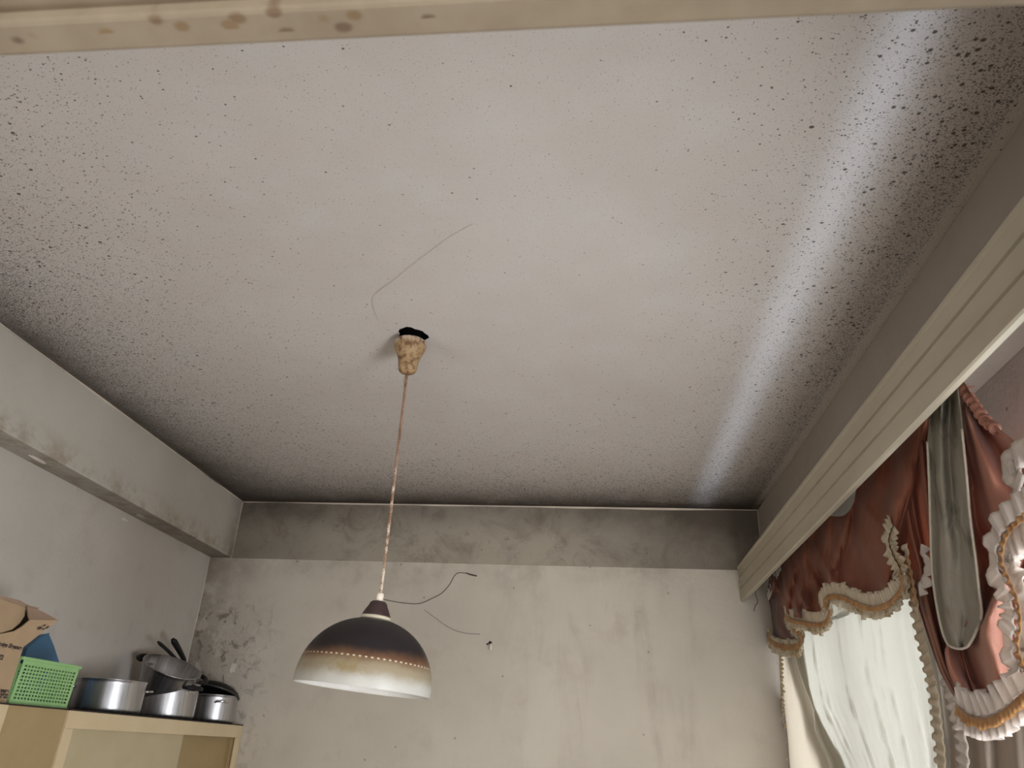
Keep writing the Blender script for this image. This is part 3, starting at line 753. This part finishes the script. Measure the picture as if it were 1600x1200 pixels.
# blue plastic piece standing in the basket
t = empty('blue_container', 'blue plastic container with sloping top standing behind the green basket', 'container', (-1.97, 2.6, CT+.002))
pts = [(36, 1045), (38, 1026), (43, 1013), (66, 992.5), (77, 990), (84, 1008), (93, 1036), (97, 1055)]
bm = nb(); f = [bm.verts.new(at(x, y, -1.952)) for x, y in pts]; f += [bm.verts.new((-1.952, f[-1].co.y, CT+.002)), bm.verts.new((-1.952, f[0].co.y, CT+.002))]
b = [bm.verts.new(v.co+Vector((-.045, .002, -.004 if v.co.z > 1.6 else 0))) for v in f]; n = len(f)
for i in range(n): bm.faces.new((f[i], f[(i+1) % n], b[(i+1) % n], b[i]))
bm.faces.new(f); bm.faces.new(b); bmesh.ops.bevel(bm, geom=list(bm.edges), offset=.002, segments=2, affect='EDGES')
wparent('container_body', bm, flat('blue_plastic', (.055, .155, .27), .4), t)
pts = [(38, 1026), (43, 1013), (66, 992.5), (77, 990)]
bm = nb(); tube(bm, [at(x, y, -1.951) for x, y in pts], .002, 6); wparent('rolled_edge', bm, flat('darker_blue_plastic', (.05, .13, .23), .4), t)

# ------------------------------------------------------------------ cardboard box
m_card = flat('brown_cardboard', (.50, .36, .225), .8, .2); m_card2 = flat('inner_cardboard', (.40, .28, .20), .85, .15)
m_ink = flat('dark_print', (.07, .05, .045), .7)
t = empty('cardboard_box', 'open brown cardboard box with printed lettering and raised flaps at the left picture edge', 'box', (-1.90, 2.12, CT+.001))
XF = -1.745; YR = at(8, 1100, XF).y+.002
zt = at(38, 1010, XF).z
bm = nb(); th = .004; y0 = 1.86
box(bm, -2.04, y0, CT+.001, XF, YR, CT+.006); box(bm, XF-th, y0, CT+.006, XF, YR, zt); box(bm, -2.04, y0, CT+.006, -2.04+th, YR, zt)
box(bm, -2.04+th, YR-th, CT+.006, XF-th, YR, zt); box(bm, -2.04+th, y0, CT+.006, XF-th, y0+th, zt)
wparent('carton', bm, m_card, t)
def sheet(name, pts, mat, thick=.004):
    bm = nb(); vs = [bm.verts.new(p) for p in pts]; bm.faces.new(vs); bmesh.ops.triangulate(bm, faces=bm.faces)
    o = wparent(name, bm, mat, t); md = o.modifiers.new('thickness', 'SOLIDIFY'); md.thickness = thick; md.offset = 0; return o
A = lambda x, y, X=XF: at(x, y, X)
# front flap, pushed up, its upper edge cut by the curved opening
sheet('front_flap', [Vector((XF-.002, y0, zt-.002)), Vector((XF-.002, YR, zt-.002)), A(46, 1003, XF+.004), A(90, 969, XF+.03), A(47, 968, XF+.01), A(34, 979, XF+.004), A(22, 986, XF+.002), A(8, 989), A(-12, 992), A(-70, 1000)], m_card)
sheet('side_flap', [A(46, 969, XF+.006), A(91, 970, XF+.03), A(66, 956, XF+.0), A(42, 948, XF-.02), A(43, 957, XF-.01), A(44, 962, XF-.002)], m_card2)
sheet('back_flap', [A(-60, 918, XF-.03), A(-2, 936, XF-.03), A(22, 944, XF-.03), A(41, 950, XF-.03), A(38, 962, XF-.025), A(30, 974, XF-.02), A(18, 984, XF-.015), A(2, 989, XF-.012), A(-60, 990, XF-.012)], m_card)
sheet('flap_edge', [A(-60, 910, XF-.034), A(0, 931, XF-.034), A(30, 938, XF-.034), A(44, 946, XF-.032), A(61, 950, XF-.02), A(58, 953, XF-.02), A(42, 951, XF-.031), A(20, 944, XF-.034), A(-2, 937, XF-.034), A(-60, 918, XF-.034)], m_card2)
sheet('painted_inside_shade', [A(-60, 990, XF-.08), A(10, 985, XF-.08), A(44, 945, XF-.08), A(48, 975, XF-.06), A(38, 1003, XF-.03), A(-60, 1006, XF-.03)], flat('box_inside_shade', (.03, .022, .018), .9))  # added dark sheet, paints the shade inside the open box
def print_text(body, x, y, size, X, shear=.0, bold=0):
    c = bpy.data.curves.new('print', 'FONT'); c.body = body; c.size = size; c.extrude = .0004; c.shear = shear; c.offset = bold; c.align_x = 'RIGHT'
    tmp = bpy.data.objects.new('print', c); COL.objects.link(tmp)
    dg = bpy.context.evaluated_depsgraph_get(); me = bpy.data.meshes.new_from_object(tmp.evaluated_get(dg)); bpy.data.objects.remove(tmp)
    p = at(x, y, X+.0008)
    mtx = Matrix(((0, 0, 1, p.x), (1, 0, 0, p.y), (0, 1, 0, p.z), (0, 0, 0, 1)))
    me.transform(mtx); me.transform(Matrix.Translation(-t.location)); me.materials.clear(); me.materials.append(m_ink)
    o = bpy.data.objects.new('printed_text', me); COL.objects.link(o); o.parent = t; return o
print_text('Design Elegance', 33, 1015.5, .017, XF, .25, .0006)
print_text('22', 4, 1031, .019, XF, .1, .0006)
print_text('ware', 13, 1083, .018, XF, 0, .0008)
print_text('2822', 11, 1091, .017, XF, 0, .0008)
bm = nb()      # handling symbol on the flap
for q in (((59, 984), (64, 983), (66, 979), (61, 980)), ((67, 978.5), (71, 978), (72, 976), (68, 976.5)), ((70, 982.5), (74, 982), (78, 977.5), (75, 978)), ((66, 984), (69, 983.7), (70, 981.5), (67, 982))):
    vs = [bm.verts.new(A(x, y, XF+.0235)) for x, y in q]; bm.faces.new(vs)
o = wparent('printed_symbol', bm, m_ink, t); solid(o, .0006)

# ------------------------------------------------------------------ odds and ends
def strand(label, pts, rad, name='cobweb_strand', mat=None, cat='cobweb', n=7):
    P = smooth_path(pts, n); k = len(P)
    rr = [rad[0]+(rad[1]-rad[0])*i/(k-1) for i in range(k)] if isinstance(rad, tuple) else rad
    o = obj(name, tube(nb(), P, rr, 6), mat or m_web, None, True)
    c = P[0].copy(); o.data.transform(Matrix.Translation(-c)); o.location = c; return tag(o, label, cat)
m_web = flat('sooty_thread', (.10, .075, .06), .9, .1)
m_web_l = flat('pale_dusty_thread', (.36, .33, .30), .9, .1)
Bk = lambda x, y, d=.004: atY(x, y, YB-d)
strand('dark sooty thread curling up on the back wall right of the lamp cord', [Bk(597, 936), (Bk(622, 941)), Bk(645, 943.5), Bk(658, 942.5), Bk(673, 936), Bk(690, 927), Bk(702, 914), Bk(710, 900), Bk(717, 895), Bk(730, 896), Bk(744, 899.5)], .0016)
strand('thicker dark knot end of the thread on the back wall', [Bk(729, 895.5, .008), Bk(735, 898, .008), Bk(745, 900, .008)], .0032)
strand('fine thread sagging on the back wall towards the white wall plug', [Bk(663, 953), Bk(674, 961), Bk(690, 973), Bk(706, 983), Bk(725, 989), Bk(750, 991)], .0009)
Ce = lambda x, y: (lambda d: CAM+d*((ZC-.003-CAM.z)/d.z))(CR*((x-800)/FPX)-CU*((y-600)/FPX)+CF)
strand('hair-fine pale cobweb line arching across the ceiling above the lamp hole', [Ce(590, 500), Ce(583, 480), Ce(584, 462), Ce(612, 440), Ce(640, 417), Ce(665, 398), Ce(700, 372), Ce(738, 350)], .0004, mat=m_web_l)
strand('short crooked black thread dangling under the far pelmet end', [at(1180, 918, .80), at(1181, 930, .80), at(1184, 940, .80), at(1180, 947, .80), at(1178, 955, .80)], .0016)
t = empty('wall_plug', 'small white plug sticking out of a dark hole in the back wall', 'wall plug', Bk(767, 1008, 0))
o = obj('plug', tube(nb(), [(0, .01, .006), (.002, -.012, -.001), (.003, -.020, -.014), (.003, -.022, -.026)], [.006, .008, .0075, .006], 12), flat('white_plug_plastic', (.72, .66, .58), .5), t, True)
o = obj('hole', tube(nb(), [(-.004, .002, .010), (-.004, -.003, .010)], .009, 10), flat('dark_hole', (.03, .024, .02), .95), t, True)
o = obj('chip', tube(nb(), [(-.018, .002, .004), (-.018, -.002, .004)], .005, 8), flat('dark_chip', (.05, .035, .03), .95), t, True)
def chip(label, c, a, b, dirs, mat):
    """a flake of lifted paint, irregular and slightly curled"""
    bm = nb(); n = 14; u, v = [Vector(d) for d in dirs]; k = u.cross(v); vs = []
    for i in range(n):
        an = 2*PI*i/n; r_ = 1+.35*noise.noise(Vector((i*1.7, a*90, b*50))); vs.append(bm.verts.new(u*(a*r_*math.cos(an))+v*(b*r_*sn(an))+k*(.002*math.cos(an))))
    bm.faces.new(vs); o = obj('paint_flake', bm, mat); solid(o, .002); o.location = c; return tag(o, label, 'paint flake')
m_flake = flat('bare_white_plaster', (.74, .68, .60), .8)
def onz(x, y, z):
    d = CR*((x-800)/FPX)-CU*((y-600)/FPX)+CF; return CAM+d*((z-CAM.z)/d.z)
chip('white paint flake lifted on the underside of the left beam', onz(59, 718, ZB-.003), .007, .045, ((1, 0, 0), (0, 1, 0)), m_flake)
chip('paler flake further along the underside of the left beam', onz(220, 806, ZB-.003), .010, .03, ((1, 0, 0), (0, 1, 0)), flat('greyish_plaster', (.45, .41, .36), .8))
chip('tiny white flake on the left wall just under the beam', at(195, 812, XWL+.003), .022, .005, ((0, 1, 0), (0, 0, 1)), m_flake)
chip('loose white flake on the back wall in the peeling left corner', Bk(364, 1044, .003), .016, .022, ((1, 0, 0), (0, 0, 1)), m_flake)
